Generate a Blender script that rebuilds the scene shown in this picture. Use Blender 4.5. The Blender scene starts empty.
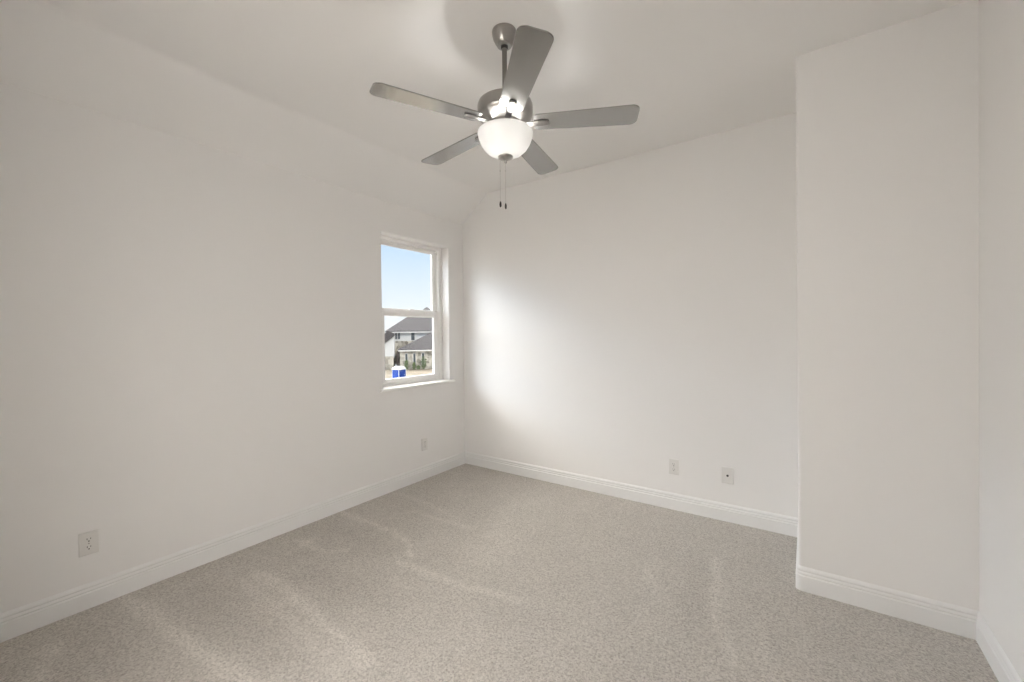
import bpy, bmesh, math, random
from mathutils import Vector, Matrix, noise

scene = bpy.context.scene
col = scene.collection
R = math.radians

# ------------------------------------------------------------------ camera
YAW, PITCH, ROLL = 0.6144, -0.009, -0.0114
EYE = Vector((2.9371, -3.2877, 1.338))
_f0 = Vector((-math.sin(YAW), math.cos(YAW), 0)); _r0 = Vector((math.cos(YAW), math.sin(YAW), 0)); _u0 = Vector((0, 0, 1))
CF = math.cos(PITCH) * _f0 + math.sin(PITCH) * _u0
_u1 = math.cos(PITCH) * _u0 - math.sin(PITCH) * _f0
CR = math.cos(ROLL) * _r0 + math.sin(ROLL) * _u1
CU = math.cos(ROLL) * _u1 - math.sin(ROLL) * _r0
cam_data = bpy.data.cameras.new('camera')
cam = bpy.data.objects.new('camera', cam_data)
col.objects.link(cam)
cam.matrix_world = Matrix(((CR.x, CU.x, -CF.x, EYE.x), (CR.y, CU.y, -CF.y, EYE.y), (CR.z, CU.z, -CF.z, EYE.z), (0, 0, 0, 1)))
cam_data.sensor_fit = 'HORIZONTAL'; cam_data.sensor_width = 36.0
cam_data.lens = 418.765 / 1024 * 36.0
cam_data.shift_y = (338.52 - 341.0) / 1024
cam_data.clip_start = 0.02; cam_data.clip_end = 2000
scene.camera = cam

# ------------------------------------------------------------------ view, world, lights
scene.view_settings.view_transform = 'Standard'
scene.view_settings.look = 'None'
scene.view_settings.gamma = 1.0
scene.view_settings.use_curve_mapping = False
scene.view_settings.exposure = 0.50
scene.cycles.max_bounces = 16
scene.cycles.diffuse_bounces = 10
scene.cycles.transparent_max_bounces = 16
scene.cycles.sample_clamp_indirect = 4.0

SKY_LOW, SKY_HIGH_FILL, SKY_SIDE_FILL = 0.78, 15.0, 2.6  # base sky, then two bright regions added out of view for room light
SUN_W = 1.45
FAN_W = 13.0
HALL_FILL_W = 172.0  # power of the fill light added in the unseen hall

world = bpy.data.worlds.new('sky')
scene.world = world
world.use_nodes = True
wn, wl = world.node_tree.nodes, world.node_tree.links
wn.clear()
w_out = wn.new('ShaderNodeOutputWorld'); w_bg = wn.new('ShaderNodeBackground')
w_tc = wn.new('ShaderNodeTexCoord'); w_sep = wn.new('ShaderNodeSeparateXYZ')
w_col = wn.new('ShaderNodeValToRGB')
wl.new(w_tc.outputs['Generated'], w_sep.inputs[0])
wl.new(w_sep.outputs['Z'], w_col.inputs['Fac'])
cr = w_col.color_ramp
cr.elements[0].position = 0.0; cr.elements[0].color = (0.98, 0.99, 1.0, 1)
cr.elements[1].position = 1.0; cr.elements[1].color = (1.0, 0.96, 0.90, 1)
e = cr.elements.new(0.07); e.color = (0.86, 0.93, 1.0, 1)
e = cr.elements.new(0.20); e.color = (0.60, 0.78, 1.0, 1)
e = cr.elements.new(0.30); e.color = (0.70, 0.83, 1.0, 1)
e = cr.elements.new(0.55); e.color = (1.0, 0.97, 0.92, 1)
w_str = wn.new('ShaderNodeValToRGB')          # brightness by height: bright band added above the view to light the room
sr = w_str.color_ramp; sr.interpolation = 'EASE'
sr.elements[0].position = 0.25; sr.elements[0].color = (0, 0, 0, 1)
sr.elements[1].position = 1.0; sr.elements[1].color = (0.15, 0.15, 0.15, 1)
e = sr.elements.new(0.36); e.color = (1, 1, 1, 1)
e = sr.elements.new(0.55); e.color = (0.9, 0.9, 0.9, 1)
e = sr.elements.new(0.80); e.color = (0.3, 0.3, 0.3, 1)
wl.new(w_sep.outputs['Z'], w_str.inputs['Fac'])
w_gain = wn.new('ShaderNodeMath'); w_gain.operation = 'MULTIPLY'; w_gain.inputs[1].default_value = SKY_HIGH_FILL
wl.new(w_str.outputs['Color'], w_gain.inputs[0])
wl.new(w_col.outputs['Color'], w_bg.inputs['Color'])
# the added band stays towards -X: lights the room, not the house fronts
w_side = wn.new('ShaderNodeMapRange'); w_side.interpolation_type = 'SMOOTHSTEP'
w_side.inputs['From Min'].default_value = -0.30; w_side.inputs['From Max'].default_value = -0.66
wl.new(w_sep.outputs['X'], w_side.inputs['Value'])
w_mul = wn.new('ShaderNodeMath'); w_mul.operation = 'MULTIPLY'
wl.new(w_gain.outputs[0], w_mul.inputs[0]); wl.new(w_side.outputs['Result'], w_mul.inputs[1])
# bright lobe added low and out of view, for the back wall glow
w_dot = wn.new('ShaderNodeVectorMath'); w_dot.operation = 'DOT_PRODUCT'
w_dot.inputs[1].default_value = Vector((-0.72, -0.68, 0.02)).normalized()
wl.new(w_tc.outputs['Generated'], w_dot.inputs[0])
w_side_fill = wn.new('ShaderNodeMapRange'); w_side_fill.interpolation_type = 'SMOOTHSTEP'
w_side_fill.inputs['From Min'].default_value = 0.15; w_side_fill.inputs['From Max'].default_value = 1.0
w_side_fill.inputs['To Min'].default_value = 0.0; w_side_fill.inputs['To Max'].default_value = SKY_SIDE_FILL
wl.new(w_dot.outputs['Value'], w_side_fill.inputs['Value'])
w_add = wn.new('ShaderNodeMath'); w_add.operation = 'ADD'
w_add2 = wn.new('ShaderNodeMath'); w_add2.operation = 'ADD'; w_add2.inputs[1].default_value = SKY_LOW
wl.new(w_mul.outputs[0], w_add.inputs[0]); wl.new(w_side_fill.outputs['Result'], w_add.inputs[1])
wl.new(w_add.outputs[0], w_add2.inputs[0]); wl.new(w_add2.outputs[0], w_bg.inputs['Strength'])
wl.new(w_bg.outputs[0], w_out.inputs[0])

sun_d = bpy.data.lights.new('sun', 'SUN'); sun_d.energy = SUN_W; sun_d.angle = R(1.0); sun_d.color = (1.0, 0.96, 0.9)
sun = bpy.data.objects.new('sun', sun_d); col.objects.link(sun)
sun.rotation_euler = Vector((-0.72, 0.10, -0.66)).to_track_quat('-Z', 'Y').to_euler()   # shines away from the window side

# ------------------------------------------------------------------ materials
def mat(name, base, rough=0.6, metal=0.0, spec=0.5, coat=0.0):
    m = bpy.data.materials.new(name); m.use_nodes = True
    b = m.node_tree.nodes['Principled BSDF']
    b.inputs['Base Color'].default_value = (*base, 1); b.inputs['Roughness'].default_value = rough
    b.inputs['Metallic'].default_value = metal; b.inputs['Specular IOR Level'].default_value = spec
    return m
def add_bump(m, scale, strength, dist=0.002, detail=3.0):
    nt = m.node_tree; n, l = nt.nodes, nt.links
    tc = n.new('ShaderNodeTexCoord'); t = n.new('ShaderNodeTexNoise'); bp = n.new('ShaderNodeBump')
    t.inputs['Scale'].default_value = scale; t.inputs['Detail'].default_value = detail
    bp.inputs['Strength'].default_value = strength; bp.inputs['Distance'].default_value = dist
    l.new(tc.outputs['Object'], t.inputs['Vector']); l.new(t.outputs['Fac'], bp.inputs['Height'])
    l.new(bp.outputs['Normal'], n['Principled BSDF'].inputs['Normal'])
    return m
def add_mottle(m, scale, c0, c1, detail=3.0, lo=0.35, hi=0.65, vor=False):
    nt = m.node_tree; n, l = nt.nodes, nt.links
    tc = n.new('ShaderNodeTexCoord')
    t = n.new('ShaderNodeTexVoronoi' if vor else 'ShaderNodeTexNoise'); t.inputs['Scale'].default_value = scale
    if not vor: t.inputs['Detail'].default_value = detail
    rp = n.new('ShaderNodeValToRGB')
    rp.color_ramp.elements[0].position = lo; rp.color_ramp.elements[0].color = (*c0, 1)
    rp.color_ramp.elements[1].position = hi; rp.color_ramp.elements[1].color = (*c1, 1)
    l.new(tc.outputs['Object'], t.inputs['Vector'])
    l.new(t.outputs['Color' if vor else 'Fac'], rp.inputs['Fac'])
    l.new(rp.outputs['Color'], n['Principled BSDF'].inputs['Base Color'])
    return m

WALL = add_bump(mat('wall_paint', (0.819, 0.8098, 0.8000), 0.75, spec=0.25), 260, 0.06, 0.001)
CEIL = add_bump(mat('ceiling_paint', (0.819, 0.8098, 0.8000), 0.85, spec=0.2), 220, 0.08, 0.001)
TRIM = mat('trim_paint', (0.80, 0.80, 0.796), 0.4)
STOOL = mat('stool_paint', (0.87, 0.865, 0.85), 0.35)
VINYL = mat('window_vinyl', (0.90, 0.893, 0.88), 0.35)
PLATE = mat('plate_plastic', (0.72, 0.71, 0.69), 0.35)
SLOT = mat('slot_dark', (0.03, 0.028, 0.025), 0.6)
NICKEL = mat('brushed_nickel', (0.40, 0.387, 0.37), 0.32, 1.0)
NICKEL_DARK = mat('dark_nickel', (0.25, 0.235, 0.22), 0.4, 1.0)  # darker nickel, used on the downrod and flywheel
BLADE = mat('blade_silver', (0.37, 0.362, 0.35), 0.20, 0.85)
DARK = mat('dark_pull', (0.05, 0.045, 0.04), 0.45)
CHAIN = mat('chain_metal', (0.60, 0.59, 0.575), 0.4, 0.7)

def glass_material():
    m = bpy.data.materials.new('window_glass'); m.use_nodes = True
    n, l = m.node_tree.nodes, m.node_tree.links; n.clear()
    o = n.new('ShaderNodeOutputMaterial'); mx = n.new('ShaderNodeMixShader'); tr = n.new('ShaderNodeBsdfTransparent')
    gl = n.new('ShaderNodeBsdfGlossy'); fr = n.new('ShaderNodeMapRange')
    lw = n.new('ShaderNodeLayerWeight'); lw.inputs['Blend'].default_value = 0.5; pw = n.new('ShaderNodeMath'); pw.operation = 'POWER'; pw.inputs[1].default_value = 4.0
    l.new(lw.outputs['Facing'], pw.inputs[0]); l.new(pw.outputs[0], fr.inputs['Value'])
    fr.inputs['To Min'].default_value = 0.025; fr.inputs['To Max'].default_value = 0.6
    gl.inputs['Roughness'].default_value = 0.02; tr.inputs['Color'].default_value = (0.985, 0.99, 0.985, 1)
    l.new(fr.outputs[0], mx.inputs[0]); l.new(tr.outputs[0], mx.inputs[1]); l.new(gl.outputs[0], mx.inputs[2]); l.new(mx.outputs[0], o.inputs[0])
    return m
GLASS = glass_material()
def frosted_material():
    m = bpy.data.materials.new('frosted_glass'); m.use_nodes = True
    n, l = m.node_tree.nodes, m.node_tree.links; n.clear()
    o = n.new('ShaderNodeOutputMaterial'); a = n.new('ShaderNodeMixShader'); b = n.new('ShaderNodeMixShader'); c = n.new('ShaderNodeMixShader')
    tr = n.new('ShaderNodeBsdfTransparent'); tl = n.new('ShaderNodeBsdfTranslucent'); df = n.new('ShaderNodeBsdfDiffuse'); gl = n.new('ShaderNodeBsdfGlossy')
    tr.inputs['Color'].default_value = (0.95, 0.93, 0.90, 1); tl.inputs['Color'].default_value = (0.36, 0.359, 0.356, 1)
    df.inputs['Color'].default_value = (0.86, 0.858, 0.85, 1); gl.inputs['Roughness'].default_value = 0.25
    a.inputs[0].default_value = 0.62; b.inputs[0].default_value = 0.012; c.inputs[0].default_value = 0.06
    l.new(tl.outputs[0], a.inputs[1]); l.new(df.outputs[0], a.inputs[2])
    l.new(a.outputs[0], b.inputs[1]); l.new(tr.outputs[0], b.inputs[2])
    l.new(b.outputs[0], c.inputs[1]); l.new(gl.outputs[0], c.inputs[2]); l.new(c.outputs[0], o.inputs[0])
    return m
FROST = frosted_material()
def emit_material(name, colr, s):
    m = bpy.data.materials.new(name); m.use_nodes = True
    n, l = m.node_tree.nodes, m.node_tree.links; n.clear()
    o = n.new('ShaderNodeOutputMaterial'); e = n.new('ShaderNodeEmission')
    e.inputs['Color'].default_value = (*colr, 1); e.inputs['Strength'].default_value = s
    l.new(e.outputs[0], o.inputs[0]); return m

def carpet_material():
    m = mat('carpet', (0.5, 0.45, 0.4), 0.95, spec=0.1)
    nt = m.node_tree; n, l = nt.nodes, nt.links; b = n['Principled BSDF']
    tc = n.new('ShaderNodeTexCoord')
    at = n.new('ShaderNodeAttribute'); at.attribute_name = 'pile'
    n1 = n.new('ShaderNodeTexNoise'); n1.inputs['Scale'].default_value = 95; n1.inputs['Detail'].default_value = 5; n1.inputs['Roughness'].default_value = 0.9
    n2 = n.new('ShaderNodeTexVoronoi'); n2.inputs['Scale'].default_value = 150
    l.new(tc.outputs['Object'], n1.inputs['Vector']); l.new(tc.outputs['Object'], n2.inputs['Vector'])
    sp = n.new('ShaderNodeSeparateColor'); l.new(n2.outputs['Color'], sp.inputs[0])
    av = n.new('ShaderNodeMath'); av.operation = 'MULTIPLY_ADD'; av.inputs[1].default_value = 0.22; l.new(sp.outputs[0], av.inputs[0]); l.new(n1.outputs['Fac'], av.inputs[2])
    rp = n.new('ShaderNodeValToRGB')          # dark gaps between tufts, pale tuft tips
    rp.color_ramp.elements[0].position = 0.38; rp.color_ramp.elements[0].color = (0.36, 0.333, 0.301, 1)
    rp.color_ramp.elements[1].position = 0.76; rp.color_ramp.elements[1].color = (0.80, 0.755, 0.70, 1)
    e1 = rp.color_ramp.elements.new(0.56); e1.color = (0.60, 0.562, 0.518, 1)
    l.new(av.outputs[0], rp.inputs['Fac'])
    mul = n.new('ShaderNodeMix'); mul.data_type = 'RGBA'; mul.blend_type = 'MULTIPLY'; mul.inputs['Factor'].default_value = 1.0
    l.new(rp.outputs['Color'], mul.inputs['A']); l.new(at.outputs['Color'], mul.inputs['B'])
    l.new(mul.outputs['Result'], b.inputs['Base Color'])
    bp = n.new('ShaderNodeBump'); bp.inputs['Strength'].default_value = 0.5; bp.inputs['Distance'].default_value = 0.008
    l.new(av.outputs[0], bp.inputs['Height']); l.new(bp.outputs['Normal'], b.inputs['Normal'])
    return m
CARPET = carpet_material()

# ------------------------------------------------------------------ mesh helpers
def link_bm(name, bm, m, parent=None, smooth=False, recalc=True):
    if recalc: bmesh.ops.recalc_face_normals(bm, faces=bm.faces[:])
    me = bpy.data.meshes.new(name); bm.to_mesh(me); bm.free()
    for mm in (m if isinstance(m, (list, tuple)) else [m]): me.materials.append(mm)
    if smooth:
        for p in me.polygons: p.use_smooth = True
        me.set_sharp_from_angle(angle=R(35))
    o = bpy.data.objects.new(name, me); col.objects.link(o)
    if parent: o.parent = parent
    return o
def empty(name, loc, rz=0.0, parent=None):
    o = bpy.data.objects.new(name, None); col.objects.link(o)
    o.location = loc; o.rotation_euler = (0, 0, rz); o.empty_display_size = 0.1
    if parent: o.parent = parent
    return o
def tag(o, label=None, cat=None, group=None, kind=None):
    if label: o['label'] = label
    if cat: o['category'] = cat
    if group: o['group'] = group
    if kind: o['kind'] = kind
    return o
def box(bm, lo, hi, bevel=0.0, seg=2):
    g = bmesh.ops.create_cube(bm, size=1.0)
    vs = g['verts']
    for v in vs:
        v.co = Vector([lo[i] + (v.co[i] + 0.5) * (hi[i] - lo[i]) for i in range(3)])
    if bevel:
        es = list({e for v in vs for e in v.link_edges})
        bmesh.ops.bevel(bm, geom=es, offset=bevel, segments=seg, affect='EDGES', profile=0.5)
    return bm
def prism(bm, pts, axis, a, b):
    """extrude a closed 2-D outline along an axis (0,1,2) from a to b"""
    def p3(p, t):
        q = [p[0], p[1]]; q.insert(axis, t); return q
    v0 = [bm.verts.new(p3(p, a)) for p in pts]; v1 = [bm.verts.new(p3(p, b)) for p in pts]
    bm.faces.new(v0); bm.faces.new(v1[::-1])
    for i in range(len(pts)):
        j = (i + 1) % len(pts); bm.faces.new((v0[i], v1[i], v1[j], v0[j]))
    return bm
def lathe(bm, prof, seg=48, cap=True):
    rings = []
    for r, z in prof:
        if r < 1e-6: rings.append([bm.verts.new((0, 0, z))])
        else: rings.append([bm.verts.new((r * math.cos(2 * math.pi * k / seg), r * math.sin(2 * math.pi * k / seg), z)) for k in range(seg)])
    for a, b in zip(rings[:-1], rings[1:]):
        for k in range(seg):
            k2 = (k + 1) % seg
            if len(a) == 1 and len(b) == 1: continue
            if len(a) == 1: bm.faces.new((a[0], b[k], b[k2]))
            elif len(b) == 1: bm.faces.new((a[k], b[0], a[k2]))
            else: bm.faces.new((a[k], b[k], b[k2], a[k2]))
    if cap:
        for r in (rings[0], rings[-1]):
            if len(r) > 2: bm.faces.new(r)
    return bm
def sweep(bm, prof, path):
    """sweep profile (offset into room, z) along a floor path, mitred corners; room on the left of travel"""
    n = len(path); rings = []
    for i, p in enumerate(path):
        p = Vector(p)
        d0 = (p - Vector(path[i - 1])).normalized() if i > 0 else None
        d1 = (Vector(path[i + 1]) - p).normalized() if i < n - 1 else None
        n0 = Vector((-d0.y, d0.x)) if d0 else None; n1 = Vector((-d1.y, d1.x)) if d1 else None
        if n0 and n1:
            m = (n0 + n1).normalized(); m = m / m.dot(n0)
        else: m = n0 or n1
        rings.append([bm.verts.new((p.x + m.x * o, p.y + m.y * o, z)) for o, z in prof])
    k = len(prof)
    for a, b in zip(rings[:-1], rings[1:]):
        for i in range(k):
            j = (i + 1) % k; bm.faces.new((a[i], b[i], b[j], a[j]))
    bm.faces.new(rings[0]); bm.faces.new(rings[-1][::-1])
    return bm

# ------------------------------------------------------------------ room shell
XR, XB, YB, YF = 3.538, 2.8943, -0.667, -3.40
ZK, ZC, XS = 2.4901, 2.7511, 0.3302
T = 0.16

STREAKS = [  # vacuum marks in the carpet pile and a painted window-light patch: half width, strength, points
    (0.050, 0.19, [(0.03, -2.69), (0.414, -2.644), (0.794, -2.614), (1.066, -2.582), (1.4, -2.56)]),
    (0.040, 0.10, [(0.40, -2.27), (0.95, -2.29), (1.40, -2.33)]),
    (0.050, 0.18, [(0.36, -2.185), (0.75, -2.19), (1.006, -2.207), (1.464, -2.242)]),
    (0.035, 0.14, [(0.95, -1.67), (1.083, -1.656), (1.41, -1.633), (1.747, -1.557)]),
    (0.035, 0.16, [(0.016, -1.451), (0.523, -1.43), (0.823, -1.466), (0.95, -1.58)]),
    (0.040, 0.13, [(0.191, -1.859), (0.479, -1.848), (0.567, -1.76)]),
    (0.035, 0.10, [(0.30, -1.98), (0.25, -1.80)]),
    (0.040, 0.14, [(2.50, -0.60), (2.512, -0.70), (2.579, -1.136), (2.69, -1.384)]),
    (0.050, 0.10, [(2.182, -0.939), (2.328, -1.163)]),
    (0.045, 0.15, [(0.22, -2.97), (0.302, -2.984), (0.47, -3.036)]),
    (0.035, 0.11, [(0.10, -0.95), (0.555, -0.98), (0.85, -1.05)]),
    (0.035, 0.11, [(0.45, -1.135), (0.599, -1.126), (1.018, -1.099)]),
    (0.260, 0.10, [(1.30, -1.25), (1.05, -0.55)]),  # wide soft patch: window light painted into the carpet colour
    (0.050, 0.08, [(2.75, -1.15), (2.86, -1.60)]),
    (0.110, -0.08, [(0.3, -2.44), (1.1, -2.43)]),
    (0.160, -0.07, [(0.25, -2.86), (1.1, -2.85)]),
    (0.110, -0.07, [(0.65, -2.03), (1.25, -1.93)]),
    (0.100, -0.07, [(0.2, -1.62), (0.8, -1.63)]),
    (0.080, -0.06, [(2.42, -0.75), (2.5, -1.2)]),
]
def streak(x, y):
    p = Vector((x, y)); s = 0.0
    for w, a, pts in STREAKS:
        best = 9.0
        for i in range(len(pts) - 1):
            A, B = Vector(pts[i]), Vector(pts[i + 1]); d = B - A
            t = max(0, min(1, (p - A).dot(d) / d.length_squared)); best = min(best, (p - A - d * t).length)
        if best < 2.5 * w:
            s += 0.9 * a * math.exp(-(best / w) ** 2 * 1.8)
    return s
def build_floor():
    bm = bmesh.new()
    x0, x1, y0, y1, st = -0.02, XR + 0.02, YF - 0.02, 0.02, 0.02
    nx, ny = int((x1 - x0) / st), int((y1 - y0) / st)
    lay = bm.verts.layers.float_color.new('pile')
    grid = []
    for j in range(ny + 1):
        row = []
        for i in range(nx + 1):
            x, y = x0 + (x1 - x0) * i / nx, y0 + (y1 - y0) * j / ny
            n = noise.noise((x * 2.1, y * 2.1, 0.3)) * 0.035 + noise.noise((x * 7.0, y * 5.0, 4.0)) * 0.035
            wob = 0.03 * noise.noise((x * 9, y * 9, 9.0))
            s = streak(x + wob, y + 0.6 * wob)
            v = bm.verts.new((x, y, 0.0015 * (n + s) * 6))
            f = 1.0 + n + s
            f *= 0.81
            v[lay] = (f, f, f, 1)
            row.append(v)
        grid.append(row)
    for j in range(ny):
        for i in range(nx):
            bm.faces.new((grid[j][i], grid[j][i + 1], grid[j + 1][i + 1], grid[j + 1][i]))
    # slab underside
    b = [bm.verts.new((x, y, -0.12)) for x, y in ((x0, y0), (x1, y0), (x1, y1), (x0, y1))]
    bm.faces.new(b)
    o = link_bm('floor', bm, CARPET, recalc=False, smooth=True)
    return tag(o, 'beige cut pile carpet with vacuum marks', kind='structure')
floor = build_floor()

# left wall, with a drywall-wrapped window opening (rounded bead edges)
WY0, WY1, WZ0, WZ1, WD = -1.021, -0.215, 0.893, 2.222, 0.10
def build_left_wall():
    bm = bmesh.new(); r, n = 0.012, 5
    def rect(e, x): return [bm.verts.new((x, y, z)) for y, z in ((WY0 - e, WZ0 - e), (WY1 + e, WZ0 - e), (WY1 + e, WZ1 + e), (WY0 - e, WZ1 + e))]
    def outer(x): return [bm.verts.new((x, y, z)) for y, z in ((YF - T, -0.12), (T, -0.12), (T, ZK), (YF - T, ZK))]
    rings = [outer(0.0)]
    for k in range(n + 1):
        a = R(90) * k / n
        rings.append(rect(r * (1 - math.sin(a)), -r * (1 - math.cos(a))))
    rings.append(rect(0.0, -T)); rings.append(outer(-T))
    rings.append(rings[0])
    for a, b in zip(rings[:-1], rings[1:]):
        for i in range(4):
            j = (i + 1) % 4; bm.faces.new((a[i], a[j], b[j], b[i]))
    return tag(link_bm('wall_left', bm, WALL, smooth=True), 'off-white left wall with the window', kind='structure')
build_left_wall()

bm = bmesh.new()
prism(bm, [(0, -0.12), (XR, -0.12), (XR, ZC), (XS, ZC), (0, ZK)], 1, 0.0, T)
tag(link_bm('wall_back', bm, WALL), 'off-white back wall', kind='structure')
bm = bmesh.new(); box(bm, (XR, YF - T, -0.12), (XR + T, T, ZC))
tag(link_bm('wall_right', bm, WALL), 'off-white right wall', kind='structure')
DX0, DX1, DZ = 1.42, 2.28, 2.06             # unseen doorway added to let hall fill light in
bm = bmesh.new()
prism(bm, [(0, -0.12), (DX0, -0.12), (DX0, DZ), (DX1, DZ), (DX1, -0.12), (XR, -0.12), (XR, ZC), (XS, ZC), (0, ZK)], 1, YF - T, YF)
tag(link_bm('wall_front', bm, WALL), 'off-white wall behind the viewpoint, with a doorway added to let fill light in', kind='structure')
# unseen hall added beyond the doorway, to bounce fill light into the room
HX0, HX1, HY0 = 0.6, 3.1, YF - T - 2.2
bm = bmesh.new()
for lo, hi in (((HX0 - T, HY0 - T, -0.12), (HX0, YF - T, 2.7)), ((HX1, HY0 - T, -0.12), (HX1 + T, YF - T, 2.7)), ((HX0, HY0 - T, -0.12), (HX1, HY0, 2.7))):
    box(bm, lo, hi)
tag(link_bm('wall_fill_hall', bm, WALL), 'off-white walls of the added fill-light hall behind the viewpoint', kind='structure')
bm = bmesh.new(); box(bm, (HX0 - T, HY0 - T, 2.6), (HX1 + T, YF - T, 2.75)); tag(link_bm('ceiling_fill_hall', bm, CEIL), 'off-white ceiling of the added fill-light hall', kind='structure')
bm = bmesh.new(); box(bm, (HX0 - T, HY0 - T, -0.12), (HX1 + T, YF, 0.0)); tag(link_bm('floor_fill_hall', bm, mat('fill_hall_floor', (0.58, 0.55, 0.51), 0.5)), 'pale floor of the added fill-light hall', kind='structure')
hl = bpy.data.lights.new('hall_fill_light', 'AREA'); hl.shape = 'RECTANGLE'; hl.size = 0.9; hl.size_y = 0.2; hl.energy = HALL_FILL_W; hl.color = (1.0, 0.995, 0.985)
ho = bpy.data.objects.new('hall_fill_light', hl); col.objects.link(ho); ho.location = (1.85, YF - T - 0.12, 2.33); ho.rotation_euler = (R(-78), 0, 0)   # unseen light added as room fill, aimed at the far hall wall
# boxed-out corner with a rounded drywall bead
def bullnose(r, x, y, n=8):
    return [(x + r - r * math.cos(R(90) * k / n), y + r - r * math.sin(R(90) * k / n)) for k in range(n + 1)]
bm = bmesh.new()
out = [(XR, 0.0), (XB, 0.0)] + bullnose(0.013, XB, YB) + [(XR, YB)]
prism(bm, out, 2, -0.12, ZC)
tag(link_bm('wall_bumpout', bm, WALL, smooth=True), 'boxed-out corner wall on the right with rounded edge', kind='structure')
bm = bmesh.new()
prism(bm, [(-T, ZK), (0, ZK), (XS - 0.02, ZC - 0.0158), (XS - 0.008, ZC - 0.0066), (XS + 0.004, ZC - 0.0018), (XS + 0.02, ZC), (XR + T, ZC), (XR + T, ZC + 0.25), (-T, ZC + 0.25)], 1, YF - T, T)
tag(link_bm('ceiling', bm, CEIL, smooth=True), 'off-white ceiling, sloped along the window wall', kind='structure')

# baseboards: moulded profile, offset into room / height
BB = [(0, 0), (0.0130, 0), (0.0130, 0.0765), (0.0085, 0.0825), (0.0120, 0.0875), (0.0122, 0.0905), (0.0075, 0.0985), (0.0070, 0.1000), (0.0100, 0.1050), (0.0102, 0.1080), (0.0050, 0.1185), (0.0, 0.1230)]
def baseboard(name, path, label):
    bm = bmesh.new(); sweep(bm, BB, path)
    return tag(link_bm(name, bm, TRIM, smooth=True), label, kind='structure')
baseboard('baseboard_left', [(0, 0), (0, YF)], 'white moulded baseboard along the window wall')
baseboard('baseboard_back', [(XB, 0), (0, 0)], 'white moulded baseboard along the back wall')
bn = [(x, y) for x, y in bullnose(0.013, XB, YB, 6)]
baseboard('baseboard_bumpout', [(XR, YB)] + bn[::-1] + [(XB, 0)], 'white moulded baseboard around the boxed-out corner')
baseboard('baseboard_right', [(XR, YF), (XR, YB)], 'white moulded baseboard along the right wall')
baseboard('baseboard_front', [(0, YF), (DX0, YF)], 'white moulded baseboard behind the viewpoint')
baseboard('baseboard_front', [(DX1, YF), (XR, YF)], 'white moulded baseboard behind the viewpoint, by the right wall')

# ------------------------------------------------------------------ window
def frame_bm(bm, x0, x1, y0, y1, z0, z1, wl_, wr, wt, wb, bev=0.003):
    box(bm, (x0, y0, z0), (x1, y0 + wl_, z1), bev); box(bm, (x0, y1 - wr, z0), (x1, y1, z1), bev)
    box(bm, (x0, y0 + wl_, z1 - wt), (x1, y1 - wr, z1), bev); box(bm, (x0, y0 + wl_, z0), (x1, y1 - wr, z0 + wb), bev)
win = tag(empty('window_1', (0, 0, 0)), 'white single-hung window in the left wall', kind='structure')
ZM = 1.545
bm = bmesh.new()
frame_bm(bm, -T - 0.01, -WD, WY0, WY1, WZ0 - 0.005, WZ1, 0.040, 0.042, 0.032, 0.028)
# jamb track ribs on both sides
for y in (WY0 + 0.046, WY1 - 0.046):
    box(bm, (-0.136, y - 0.005, WZ0), (-0.131, y + 0.005, WZ1 - 0.03))
link_bm('window_frame', bm, VINYL, win, smooth=True)
ys0, ys1 = WY0 + 0.044, WY1 - 0.044
bm = bmesh.new(); frame_bm(bm, -0.160, -0.137, ys0, ys1, ZM - 0.026, WZ1 - 0.034, 0.05, 0.05, 0.036, 0.072)
us = link_bm('upper_sash', bm, VINYL, win, smooth=True)
bm = bmesh.new(); box(bm, (-0.1495, ys0 + 0.045, ZM), (-0.1465, ys1 - 0.045, WZ1 - 0.065)); link_bm('pane', bm, GLASS, us)
bm = bmesh.new(); frame_bm(bm, -0.130, -0.103, ys0, ys1, WZ0 + 0.024, ZM + 0.030, 0.056, 0.066, 0.055, 0.040)
ls = link_bm('lower_sash', bm, VINYL, win, smooth=True)
bm = bmesh.new(); box(bm, (-0.1180, ys0 + 0.06, WZ0 + 0.05), (-0.1150, ys1 - 0.06, ZM - 0.02)); link_bm('pane', bm, GLASS, ls)
for y in (ys0 + 0.035, ys1 - 0.035):            # tilt latches on the meeting rail
    bm = bmesh.new(); box(bm, (-0.128, y - 0.022, ZM + 0.030), (-0.108, y + 0.022, ZM + 0.038), 0.003); box(bm, (-0.121, y - 0.006, ZM + 0.036), (-0.113, y + 0.006, ZM + 0.044), 0.002)
    link_bm('tilt_latch', bm, PLATE, ls, smooth=True)
bm = bmesh.new(); ym = (ys0 + ys1) / 2
lathe(bm, [(0.012, 0), (0.012, 0.008), (0.008, 0.012), (0, 0.012)], 16)
box(bm, (-0.006, -0.002, 0.008), (0.006, 0.045, 0.016), 0.002)
lk = link_bm('sash_lock', bm, PLATE, ls, smooth=True); lk.location = (-0.116, ym, ZM + 0.0295)
for y in (WY1 - 0.047,):
    bm = bmesh.new(); box(bm, (-0.128, y - 0.008, WZ1 - 0.075), (-0.112, y + 0.004, WZ1 - 0.045), 0.003); link_bm('balance_shoe', bm, PLATE, win, smooth=True)
bm = bmesh.new()     # stool: nosed board running into the reveal and past the opening
prof = [(-0.102, 0.868), (0.022, 0.868), (0.028, 0.871), (0.031, 0.877), (0.031, 0.884), (0.028, 0.890), (0.022, 0.893), (-0.102, 0.893)]
prism(bm, [(0.0, 0.868), (0.022, 0.868), (0.028, 0.871), (0.031, 0.877), (0.031, 0.884), (0.028, 0.890), (0.022, 0.893), (0.0, 0.893)], 1, WY0 - 0.042, WY1 + 0.045)
prism(bm, [(-0.102, 0.880), (0.0, 0.880), (0.0, 0.893), (-0.102, 0.8935)], 1, WY0, WY1)
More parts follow.
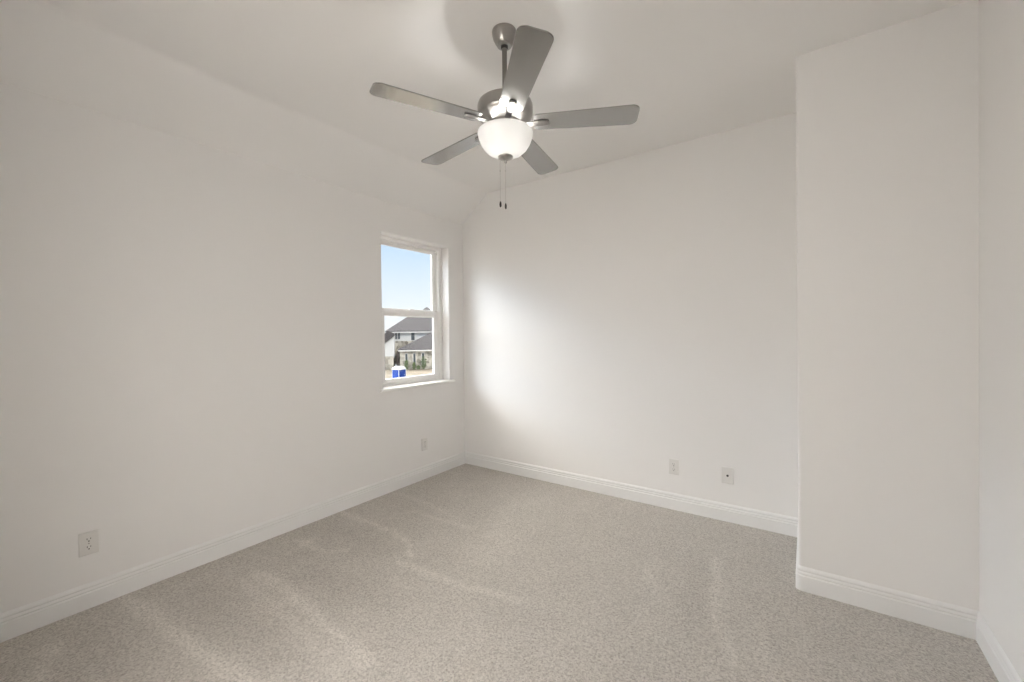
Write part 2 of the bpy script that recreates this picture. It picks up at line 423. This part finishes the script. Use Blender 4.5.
link_bm('window_stool', bm, STOOL, win, smooth=True)

# ------------------------------------------------------------------ wall plates
def plate_bm(w, h):
    bm = bmesh.new(); t = 0.006
    lo = [(-w / 2, 0, -h / 2), (w / 2, 0, -h / 2), (w / 2, 0, h / 2), (-w / 2, 0, h / 2)]
    def ring(i, d): return [bm.verts.new((x * (1 - i / (w / 2)), -d, z * (1 - i / (h / 2)))) for x, _, z in lo]
    rs = [ring(0, 0), ring(0, 0.003), ring(0.0025, 0.0055), ring(0.005, t)]
    for a, b in zip(rs[:-1], rs[1:]):
        for i in range(4):
            j = (i + 1) % 4; bm.faces.new((a[i], a[j], b[j], b[i]))
    bm.faces.new(rs[-1]); bm.faces.new(rs[0][::-1])
    return bm
def outlet(name, loc, rz, label):
    t = tag(empty(name, loc, rz), label, 'wall outlet', 'duplex outlets low on the walls')
    link_bm('cover_plate', plate_bm(0.072, 0.114), PLATE, t, smooth=True)
    for s in (1, -1):
        z0 = s * 0.0195
        bm = bmesh.new()
        pts = []
        for k in range(24):
            a = 2 * math.pi * k / 24
            pts.append((0.0172 * math.cos(a), z0 + max(-0.0135, min(0.0135, 0.0172 * math.sin(a)))))
        prism(bm, pts, 1, -0.0078, -0.005)
        rc = link_bm('receptacle', bm, PLATE, t, smooth=True)
        for x, w, h, z in ((-0.0064, 0.0023, 0.0085, 0.004), (0.0064, 0.0023, 0.0068, 0.004)):
            bm = bmesh.new(); box(bm, (x - w / 2, -0.0081, z0 + z - h / 2), (x + w / 2, -0.0070, z0 + z + h / 2)); link_bm('slot', bm, SLOT, rc)
        bm = bmesh.new(); g = [(0.0029 * math.cos(2 * math.pi * k / 12), z0 - 0.0072 + 0.0029 * math.sin(2 * math.pi * k / 12)) for k in range(12)]
        prism(bm, g, 1, -0.0081, -0.0070); link_bm('ground_hole', bm, SLOT, rc)
    bm = bmesh.new(); prism(bm, [(0.003 * math.cos(2 * math.pi * k / 12), 0.003 * math.sin(2 * math.pi * k / 12)) for k in range(12)], 1, -0.0072, -0.005)
    link_bm('screw', bm, NICKEL, t)
    return t
# plates are modelled facing -Y; on the left wall they turn to face +X
outlet('wall_outlet', (0, -2.812, 0.322), R(90), 'off-white duplex outlet on the left wall nearest the viewer, far from the window')
outlet('wall_outlet', (0, -0.567, 0.322), R(90), 'off-white duplex outlet on the left wall below the window, near the far corner')
outlet('wall_outlet', (2.107, 0, 0.324), 0, 'off-white duplex outlet on the back wall left of the cable jack plate')
cx = tag(empty('cable_jack_plate', (2.472, 0, 0.325)), 'off-white cable jack plate with one dark centre socket on the back wall', 'wall plate')
link_bm('cover_plate', plate_bm(0.076, 0.114), PLATE, cx, smooth=True)
bm = bmesh.new(); lathe(bm, [(0.0075, 0), (0.0075, 0.004), (0.0048, 0.004), (0.0048, 0.010), (0.0, 0.010)], 16)
bmesh.ops.rotate(bm, verts=bm.verts, cent=(0, 0, 0), matrix=Matrix.Rotation(R(90), 3, 'X')); bmesh.ops.translate(bm, verts=bm.verts, vec=(0, -0.005, 0))
link_bm('coax_socket', bm, SLOT, cx, smooth=True)
for s in (1, -1):
    bm = bmesh.new(); prism(bm, [(0.0028 * math.cos(2 * math.pi * k / 12), s * 0.042 + 0.0028 * math.sin(2 * math.pi * k / 12)) for k in range(12)], 1, -0.0066, -0.005)
    link_bm('screw', bm, PLATE, cx)

# ------------------------------------------------------------------ ceiling fan
FX, FY = 1.7886, -1.6945
fan = tag(empty('ceiling_fan', (FX, FY, ZC)), 'brushed nickel five-blade ceiling fan with frosted glass bowl light', 'ceiling fan')
def zz(z): return z - ZC
bm = bmesh.new()
lathe(bm, [(0.0, zz(ZC)), (0.056, zz(ZC)), (0.0575, zz(2.745)), (0.057, zz(2.738)), (0.052, zz(2.716)), (0.044, zz(2.700)), (0.037, zz(2.690)), (0.034, zz(2.688)), (0.034, zz(2.683)), (0.030, zz(2.680)), (0.018, zz(2.680)), (0.016, zz(2.684)), (0.0, zz(2.684))], 48, False)
canopy = link_bm('canopy', bm, NICKEL, fan, smooth=True)
bm = bmesh.new(); lathe(bm, [(0.0165, zz(2.683)), (0.0165, zz(2.674)), (0.012, zz(2.670))], 24); link_bm('hanger_ball', bm, DARK, canopy, smooth=True)
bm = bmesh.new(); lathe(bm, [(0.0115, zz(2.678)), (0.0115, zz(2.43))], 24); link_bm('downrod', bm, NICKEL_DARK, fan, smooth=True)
bm = bmesh.new()
lathe(bm, [(0.0, zz(2.446)), (0.028, zz(2.446)), (0.030, zz(2.432)), (0.085, zz(2.428)), (0.112, zz(2.423)), (0.124, zz(2.415)), (0.1285, zz(2.403)), (0.1285, zz(2.362)), (0.125, zz(2.354)), (0.116, zz(2.348)), (0.082, zz(2.326)), (0.078, zz(2.322)), (0.0, zz(2.322))], 64)
housing = link_bm('motor_housing', bm, NICKEL, fan, smooth=True)
bm = bmesh.new()      # flywheel under the motor that carries the blade arms
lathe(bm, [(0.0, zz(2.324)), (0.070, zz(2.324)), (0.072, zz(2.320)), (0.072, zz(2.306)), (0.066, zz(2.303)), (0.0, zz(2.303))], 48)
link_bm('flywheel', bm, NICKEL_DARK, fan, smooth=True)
bm = bmesh.new()      # light kit fitter: pan over the bowl
lathe(bm, [(0.0, zz(2.304)), (0.045, zz(2.304)), (0.050, zz(2.296)), (0.090, zz(2.293)), (0.098, zz(2.289)), (0.098, zz(2.286)), (0.0, zz(2.286))], 48)
link_bm('light_fitter', bm, NICKEL, fan, smooth=True)
bm = bmesh.new()      # threaded rod from the fitter to the finial
lathe(bm, [(0.005, zz(2.288)), (0.005, zz(2.168))], 12); link_bm('center_rod', bm, NICKEL, fan, smooth=True)

def blade_outline(r0, r1, w0, w1, cr0, cr1, n=6):
    """half widths grow from root to tip; rounded corners"""
    pts = []
    def corner(cx, cy, r, a0, a1):
        for k in range(n + 1):
            a = R(a0 + (a1 - a0) * k / n); pts.append((cx + r * math.cos(a), cy + r * math.sin(a)))
    corner(r1 - cr1, w1 - cr1, cr1, 90, 0); corner(r1 - cr1, -w1 + cr1, cr1, 0, -90)
    corner(r0 + cr0, -w0 + cr0, cr0, -90, -180); corner(r0 + cr0, w0 - cr0, cr0, 180, 90)
    return pts
PITCH_B = R(8.5)
def blade_mesh():
    bm = bmesh.new(); pts = blade_outline(0.135, 0.6035, 0.052, 0.064, 0.015, 0.030)
    t = 0.005
    top = [bm.verts.new((x, y, t / 2)) for x, y in pts]; bot = [bm.verts.new((x, y, -t / 2)) for x, y in pts]
    bm.faces.new(top); bm.faces.new(bot[::-1])
    for i in range(len(pts)):
        j = (i + 1) % len(pts); bm.faces.new((top[i], bot[i], bot[j], top[j]))
    es = [e for e in bm.edges if abs(e.verts[0].co.z - e.verts[1].co.z) < 1e-6]
    bmesh.ops.bevel(bm, geom=es, offset=0.0012, segments=2, affect='EDGES')
    return bm
def arm_mesh():
    bm = bmesh.new()
    # flat neck from the flywheel rising outward into a round-ended paddle under the blade
    sec = [(0.060, 0.015, -0.006), (0.085, 0.0125, -0.0055), (0.110, 0.0125, -0.0065), (0.135, 0.015, -0.008), (0.165, 0.0175, -0.008), (0.185, 0.0175, -0.008), (0.196, 0.0145, -0.008), (0.203, 0.008, -0.008)]
    rings = []
    for x, w, z in sec:
        h = 0.0028
        rings.append([bm.verts.new((x, y, z + dz)) for y, dz in ((-w, -h * 0.2), (-w * 0.8, -h * 1.2), (w * 0.8, -h * 1.2), (w, -h * 0.2), (w, h), (-w, h))])
    for a, b in zip(rings[:-1], rings[1:]):
        for i in range(6):
            j = (i + 1) % 6; bm.faces.new((a[i], a[j], b[j], b[i]))
    bm.faces.new(rings[0]); bm.faces.new(rings[-1][::-1])
    return bm
ZB = 2.3196
blade0 = arm0 = None
for k in range(5):
    ang = R(244.1 + 72 * k)
    Mx = Matrix.Rotation(R(-1.2), 4, (0.817, 0.576, 0)) @ Matrix.Rotation(ang, 4, 'Z')   # the fan hangs a touch off level
    Mx = Mx @ Matrix.Rotation(-PITCH_B, 4, 'X')
    if k == 0:
        b = blade0 = link_bm('blade', blade_mesh(), BLADE, fan, smooth=True)
        a = arm0 = link_bm('blade_arm', arm_mesh(), NICKEL, b, smooth=True)
        scs = []
        for sx, sy in ((0.150, 0.008), (0.150, -0.008), (0.182, 0.0)):
            bm = bmesh.new(); lathe(bm, [(0.0, -0.0135), (0.0030, -0.013), (0.0038, -0.0112), (0.0038, -0.010)], 12)
            s = link_bm('screw', bm, NICKEL, b, smooth=True); s.location = (sx, sy, 0); scs.append(s)
    else:
        b = blade0.copy(); col.objects.link(b); b.parent = fan
        a = arm0.copy(); col.objects.link(a); a.parent = b
        for s0 in scs:
            s = s0.copy(); col.objects.link(s); s.parent = b
    b.matrix_local = Matrix.Translation((0, 0, zz(ZB))) @ Mx

# glass bowl (thick shell), bulbs, finial, pull chains
bowl_o = [(0.1285, 2.281), (0.1295, 2.276), (0.1275, 2.268), (0.1235, 2.252), (0.115, 2.230), (0.101, 2.208), (0.082, 2.190), (0.060, 2.178), (0.036, 2.171), (0.012, 2.168)]
bowl_i = [(r - 0.004 if r > 0.03 else r, z + 0.0035) for r, z in bowl_o[::-1]]
bm = bmesh.new(); prof = [(r, zz(z)) for r, z in bowl_o + bowl_i]
lathe(bm, prof + [prof[0]], 64, False); bmesh.ops.remove_doubles(bm, verts=bm.verts, dist=1e-5)
link_bm('glass_bowl', bm, FROST, fan, smooth=True)
BULB = emit_material('bulb_glow', (1.0, 0.93, 0.82), 6.0)
for k, a in enumerate((R(205), R(25))):
    bm = bmesh.new(); lathe(bm, [(0, 0.0), (0.012, 0.002), (0.022, 0.012), (0.026, 0.026), (0.022, 0.040), (0.013, 0.050), (0.012, 0.060), (0, 0.060)], 24)
    o = link_bm('bulb', bm, BULB, fan, smooth=True); o.location = (0.055 * math.cos(a), 0.055 * math.sin(a), zz(2.213))
    ld = bpy.data.lights.new('bulb_light', 'POINT'); ld.energy = FAN_W; ld.color = (1.0, 0.985, 0.955); ld.shadow_soft_size = 0.036
    lo = bpy.data.objects.new('bulb_light', ld); col.objects.link(lo); lo.location = (FX + 0.055 * math.cos(a), FY + 0.055 * math.sin(a), 2.236)
bm = bmesh.new(); lathe(bm, [(0.0, 2.171), (0.034, 2.1705), (0.036, 2.167), (0.034, 2.163), (0.024, 2.158), (0.012, 2.154), (0.007, 2.150), (0.0065, 2.143), (0.004, 2.139), (0.0, 2.138)], 32)
bmesh.ops.translate(bm, verts=bm.verts, vec=(0, 0, -ZC)); link_bm('finial', bm, NICKEL, fan, smooth=True)
RV = Vector((0.817, 0.576, 0))
for off, zt, ze in ((-0.0265, 2.160, 1.962), (-0.002, 2.142, 1.953)):
    p = RV * off
    bm = bmesh.new()
    lathe(bm, [(0.0010, zt), (0.0010, 2.108)], 8); lathe(bm, [(0, 2.110), (0.0026, 2.107), (0.0026, 2.101), (0, 2.098)], 10)
    lathe(bm, [(0.0010, 2.099), (0.0010, ze)], 8)
    z = zt - 0.003
    while z > ze + 0.003:
        bmesh.ops.create_icosphere(bm, subdivisions=1, radius=0.0015, matrix=Matrix.Translation((0, 0, z))); z -= 0.0045
    bmesh.ops.translate(bm, verts=bm.verts, vec=(p.x, p.y, -ZC)); ch = link_bm('pull_chain', bm, CHAIN, fan, smooth=True)
    bm = bmesh.new(); lathe(bm, [(0, ze + 0.001), (0.0022, ze), (0.0045, ze - 0.007), (0.0052, ze - 0.015), (0.0045, ze - 0.023), (0.002, ze - 0.027), (0, ze - 0.027)], 16)
    bmesh.ops.translate(bm, verts=bm.verts, vec=(p.x, p.y, -ZC)); link_bm('pull_knob', bm, DARK, ch, smooth=True)

# ------------------------------------------------------------------ outside
ROOF = add_mottle(mat('roof_shingle', (0.2, 0.19, 0.2), 0.9), 3.0, (0.066, 0.062, 0.068), (0.098, 0.092, 0.097))
SIDING = add_mottle(mat('white_siding', (0.8, 0.8, 0.8), 0.8), 0.6, (0.62, 0.635, 0.65), (0.68, 0.69, 0.70))
STONE = add_mottle(mat('field_stone', (0.6, 0.55, 0.48), 0.9), 1.6, (0.20, 0.185, 0.155), (0.62, 0.585, 0.52), lo=0.15, hi=0.75, vor=True)
FASCIA = mat('white_fascia', (0.72, 0.72, 0.72), 0.7)
DGLASS = mat('dark_house_glass', (0.06, 0.075, 0.09), 0.15)
LEAF = add_mottle(mat('shrub_leaf', (0.1, 0.16, 0.06), 0.8), 9, (0.07, 0.11, 0.04), (0.20, 0.25, 0.12))
DIRT = add_mottle(mat('pale_ground', (0.6, 0.52, 0.42), 0.95), 0.22, (0.13, 0.11, 0.075), (0.24, 0.20, 0.15))
PBLUE = mat('toilet_blue', (0.008, 0.05, 0.30), 0.6, spec=0.2)
PWHITE = mat('toilet_white', (0.80, 0.84, 0.88), 0.5)
CONCRETE = mat('pale_concrete', (0.66, 0.63, 0.58), 0.9)

GZ = -5.0
bm = bmesh.new(); box(bm, (-420, -260, GZ - 0.5), (60, 320, GZ))
tag(link_bm('ground', bm, DIRT), 'pale dirt ground outside', kind='structure')

# local frame of the house: X to the right as seen from the window, Y away, Z up
HF = 79.0
HX = -47.0 / 1.0
HB = R(0)
view = (CF * 1.0 + CR * (-0.252)); view.z = 0
house_base = EYE + view * HF; house_base.z = GZ
dirn = view.normalized()
hang = math.atan2(dirn.y, dirn.x) - R(90)
U = HF / 418.77 * (1 / 1.0)          # metres per pixel at the house, used only to set sizes
def hx(px, F=HF): return (px - 406.5) * 0.1835 * (F / HF)
house = tag(empty('two_story_house', house_base, hang), 'white and stone two story house with grey hip roofs seen through the window', 'house')
def hpart(name, m, fn, parent=None, smooth=False):
    bm = bmesh.new(); fn(bm); return link_bm(name, bm, m, parent or house, smooth)
def hip_roof(bm, x0, x1, y0, y1, z0, zr, rx0, rx1, ry, t=0.22):
    c = [(x0, y0), (x1, y0), (x1, y1), (x0, y1)]
    b = [bm.verts.new((x, y, z0 - t)) for x, y in c]; e = [bm.verts.new((x, y, z0)) for x, y in c]
    ra, rb = bm.verts.new((rx0, ry, zr)), bm.verts.new((rx1, ry, zr))
    bm.faces.new(b)
    for i in range(4):
        j = (i + 1) % 4; bm.faces.new((b[i], b[j], e[j], e[i]))
    bm.faces.new((e[0], e[1], rb, ra)); bm.faces.new((e[2], e[3], ra, rb)); bm.faces.new((e[3], e[0], ra)); bm.faces.new((e[1], e[2], rb))
EZ = 6.34                                    # eye height above that ground
def zy(py, F): return EZ + (336.0 - py) * F / 418.77
# main block
ye = zy(331.0, 84)
hpart('wall', SIDING, lambda bm: box(bm, (-3.4, 5.0, 3.5), (13.0, 17.0, ye - 0.1)))
hpart('stone_wall', STONE, lambda bm: box(bm, (-3.2, 4.85, 0.0), (2.6, 5.3, zy(341, 84))))
hpart('roof', ROOF, lambda bm: hip_roof(bm, hx(385.5, 83.5), 14.0, 4.4, 17.6, ye, zy(311, 90), hx(417, 90), 9.2, 11.0))
hpart('upper_roof', ROOF, lambda bm: hip_roof(bm, hx(420, 92), hx(434, 92), 10.5, 15.5, zy(313.0, 92), zy(307.6, 93), hx(426.3, 93), hx(427.7, 93), 13.0, 0.15))
hpart('fascia', FASCIA, lambda bm: box(bm, (hx(385.7, 83.5), 4.36, ye - 0.36), (13.9, 4.5, ye - 0.16)))
def window(x0, x1, z0, z1, y, mull):
    fr = hpart('window', FASCIA, lambda bm: (box(bm, (x0 - 0.08, y - 0.06, z0 - 0.08), (x1 + 0.08, y + 0.02, z1 + 0.08))))
    n = mull + 1; w = (x1 - x0) / n
    for k in range(n):
        hpart('pane', DGLASS, lambda bm: box(bm, (x0 + w * k + (0.06 if k else 0), y - 0.09, z0), (x0 + w * (k + 1) - (0.06 if k < n - 1 else 0), y - 0.03, z1)), fr)
window(hx(395.3, 84), hx(400.2, 84), zy(339, 84), zy(333.0, 84), 5.0, 1)
window(hx(411.3, 84), hx(414.6, 84), zy(340.3, 84), zy(333.0, 84), 5.0, 0)
# low right wing with its own hip roof
we = zy(349.5, 79)
hpart('wing_wall', STONE, lambda bm: box(bm, (hx(399.6), 0.0, 0.0), (10.0, 6.0, we - 0.1)))
hpart('wing_roof', ROOF, lambda bm: hip_roof(bm, hx(397.9, 78.6), 10.6, -0.5, 11.0, we, zy(329.6, 83.5), hx(437.5, 83.5), 9.0, 4.8))
hpart('wing_fascia', FASCIA, lambda bm: box(bm, (hx(398.0, 78.6), -0.54, we - 0.36), (10.5, -0.4, we - 0.12)))
for px in (405.6, 413.6, 422.3):
    x = hx(px + 0.6)
    fr = hpart('wing_window', FASCIA, lambda bm: box(bm, (x - 0.28, -0.08, 0.75), (x + 0.28, 0.05, 3.1)))
    hpart('pane', DGLASS, lambda bm: box(bm, (x - 0.2, -0.11, 0.83), (x + 0.2, -0.05, 3.0)), fr)
# left wing: gable end with a raking roof edge
def left_wall(bm): prism(bm, [(hx(372), 2.2), (hx(394.2), 2.2), (hx(394.2), zy(336.0, 80)), (hx(372), zy(352.5, 80))], 1, 0.8, 6.0)
hpart('gable_wall', SIDING, left_wall)
hpart('gable_stone', STONE, lambda bm: box(bm, (hx(372), 0.65, 0.0), (hx(393.3), 5.9, zy(356.0, 80))))
def rake(bm):
    p = [(hx(371), zy(353.0, 80)), (hx(394.0), zy(335.6, 80)), (hx(394.0), zy(333.6, 80)), (hx(389.0), zy(330.5, 82)), (hx(371), zy(343.5, 80))]
    prism(bm, p, 1, 0.3, 6.5)
hpart('gable_roof', ROOF, rake)
hpart('dark_block', mat('dark_brown', (0.16, 0.13, 0.12), 0.7), lambda bm: box(bm, (hx(396.4), 1.8, 0.0), (hx(398.4), 4.9, we - 0.4)))  # dark brown block between the gable and the low wing

def shrub(loc, r, h, label, seed):
    rnd = random.Random(seed); bm = bmesh.new()
    for i in range(150):
        d = Vector((rnd.gauss(0, 1), rnd.gauss(0, 1), rnd.gauss(0, 1))).normalized() * rnd.uniform(0.6, 1.0)
        p = Vector((d.x * r, d.y * r, h * 0.5 + d.z * h * 0.5)); s = 0.16 * rnd.uniform(0.7, 1.2)
        q = Matrix.Translation(p) @ Matrix.Rotation(rnd.uniform(0, 6.3), 4, 'Z') @ Matrix.Rotation(rnd.uniform(0, 3.1), 4, 'X') @ Matrix.Diagonal((1, 0.55, 0.3, 1))
        bmesh.ops.create_icosphere(bm, subdivisions=1, radius=s, matrix=q)
    lathe(bm, [(0.05, 0), (0.04, h * 0.5)], 8)
    M = house.matrix_basis
    o = link_bm('shrub', bm, LEAF); o.location = M @ Vector(loc)
    return tag(o, label, 'shrub', 'young shrubs in front of the stone wing')
HM = Matrix.Translation(house_base) @ Matrix.Rotation(hang, 4, 'Z')
house.matrix_basis = HM
shrub((hx(406.2), -0.85, 0), 0.35, 1.9, 'narrow green shrub at the leftmost window of the stone wing', 1)
shrub((hx(413.6), -0.85, 0), 0.3, 1.5, 'narrow green shrub at the middle window of the stone wing', 2)
shrub((hx(423.4), -1.1, 0), 0.5, 2.6, 'tall green shrub at the rightmost window of the stone wing', 3)
shrub((hx(417.9), -0.9, 0), 0.32, 0.8, 'low dark shrub between the middle and rightmost windows', 4)

# blue portable toilet on the ground nearer than the house
tp = EYE + (CF + CR * (-(512 - 398.6) / 418.77)) * 57.5; tp.z = GZ
toilet = tag(empty('portable_toilet', tp, hang + R(44)), 'blue portable toilet with white domed roof on the dirt in front of the house', 'portable toilet')
hw = 0.64
def tpart(name, m, fn, parent=None, smooth=False):
    bm = bmesh.new(); fn(bm); return link_bm(name, bm, m, parent or toilet, smooth)
tpart('base_skid', PWHITE, lambda bm: box(bm, (-hw - 0.05, -hw - 0.05, 0.0), (hw + 0.05, hw + 0.05, 0.10), 0.03))
tpart('cabin', PBLUE, lambda bm: box(bm, (-hw, -hw, 0.10), (hw, hw, 1.78), 0.01))
for sx in (-1, 1):
    for sy in (-1, 1):
        tpart('corner_post', PWHITE, lambda bm: box(bm, (sx * hw - 0.03, sy * hw - 0.03, 0.10), (sx * hw + 0.03, sy * hw + 0.03, 1.8), 0.015))
dr = tpart('door', PBLUE, lambda bm: box(bm, (-0.42, -hw - 0.03, 0.22), (0.42, -hw + 0.01, 1.72), 0.02))
tpart('door_handle', PWHITE, lambda bm: box(bm, (0.30, -hw - 0.06, 0.95), (0.36, -hw - 0.02, 1.10), 0.01), dr)
def dome(bm):
    rs = []
    for f, z in ((1.16, 1.76), (1.18, 1.84), (1.08, 1.98), (0.86, 2.10), (0.5, 2.18), (0.0, 2.21)):
        if f == 0: rs.append([bm.verts.new((0, 0, z))]); continue
        pts = []
        for k in range(24):
            a = 2 * math.pi * k / 24; c, s = math.cos(a), math.sin(a); q = (abs(c) ** 5 + abs(s) ** 5) ** (-1 / 5)
            pts.append(bm.verts.new((hw * f * c * q, hw * f * s * q, z)))
        rs.append(pts)
    bm.faces.new(rs[0])
    for a, b in zip(rs[:-1], rs[1:]):
        for k in range(24):
            k2 = (k + 1) % 24
            if len(b) == 1: bm.faces.new((a[k], a[k2], b[0]))
            else: bm.faces.new((a[k], a[k2], b[k2], b[k]))
tpart('domed_roof', PWHITE, dome, smooth=True)
tpart('vent_pipe', PWHITE, lambda bm: lathe(bm, [(0.06, 2.0), (0.06, 2.42), (0.0, 2.42)], 12)).location = (-0.3, 0.3, 0)
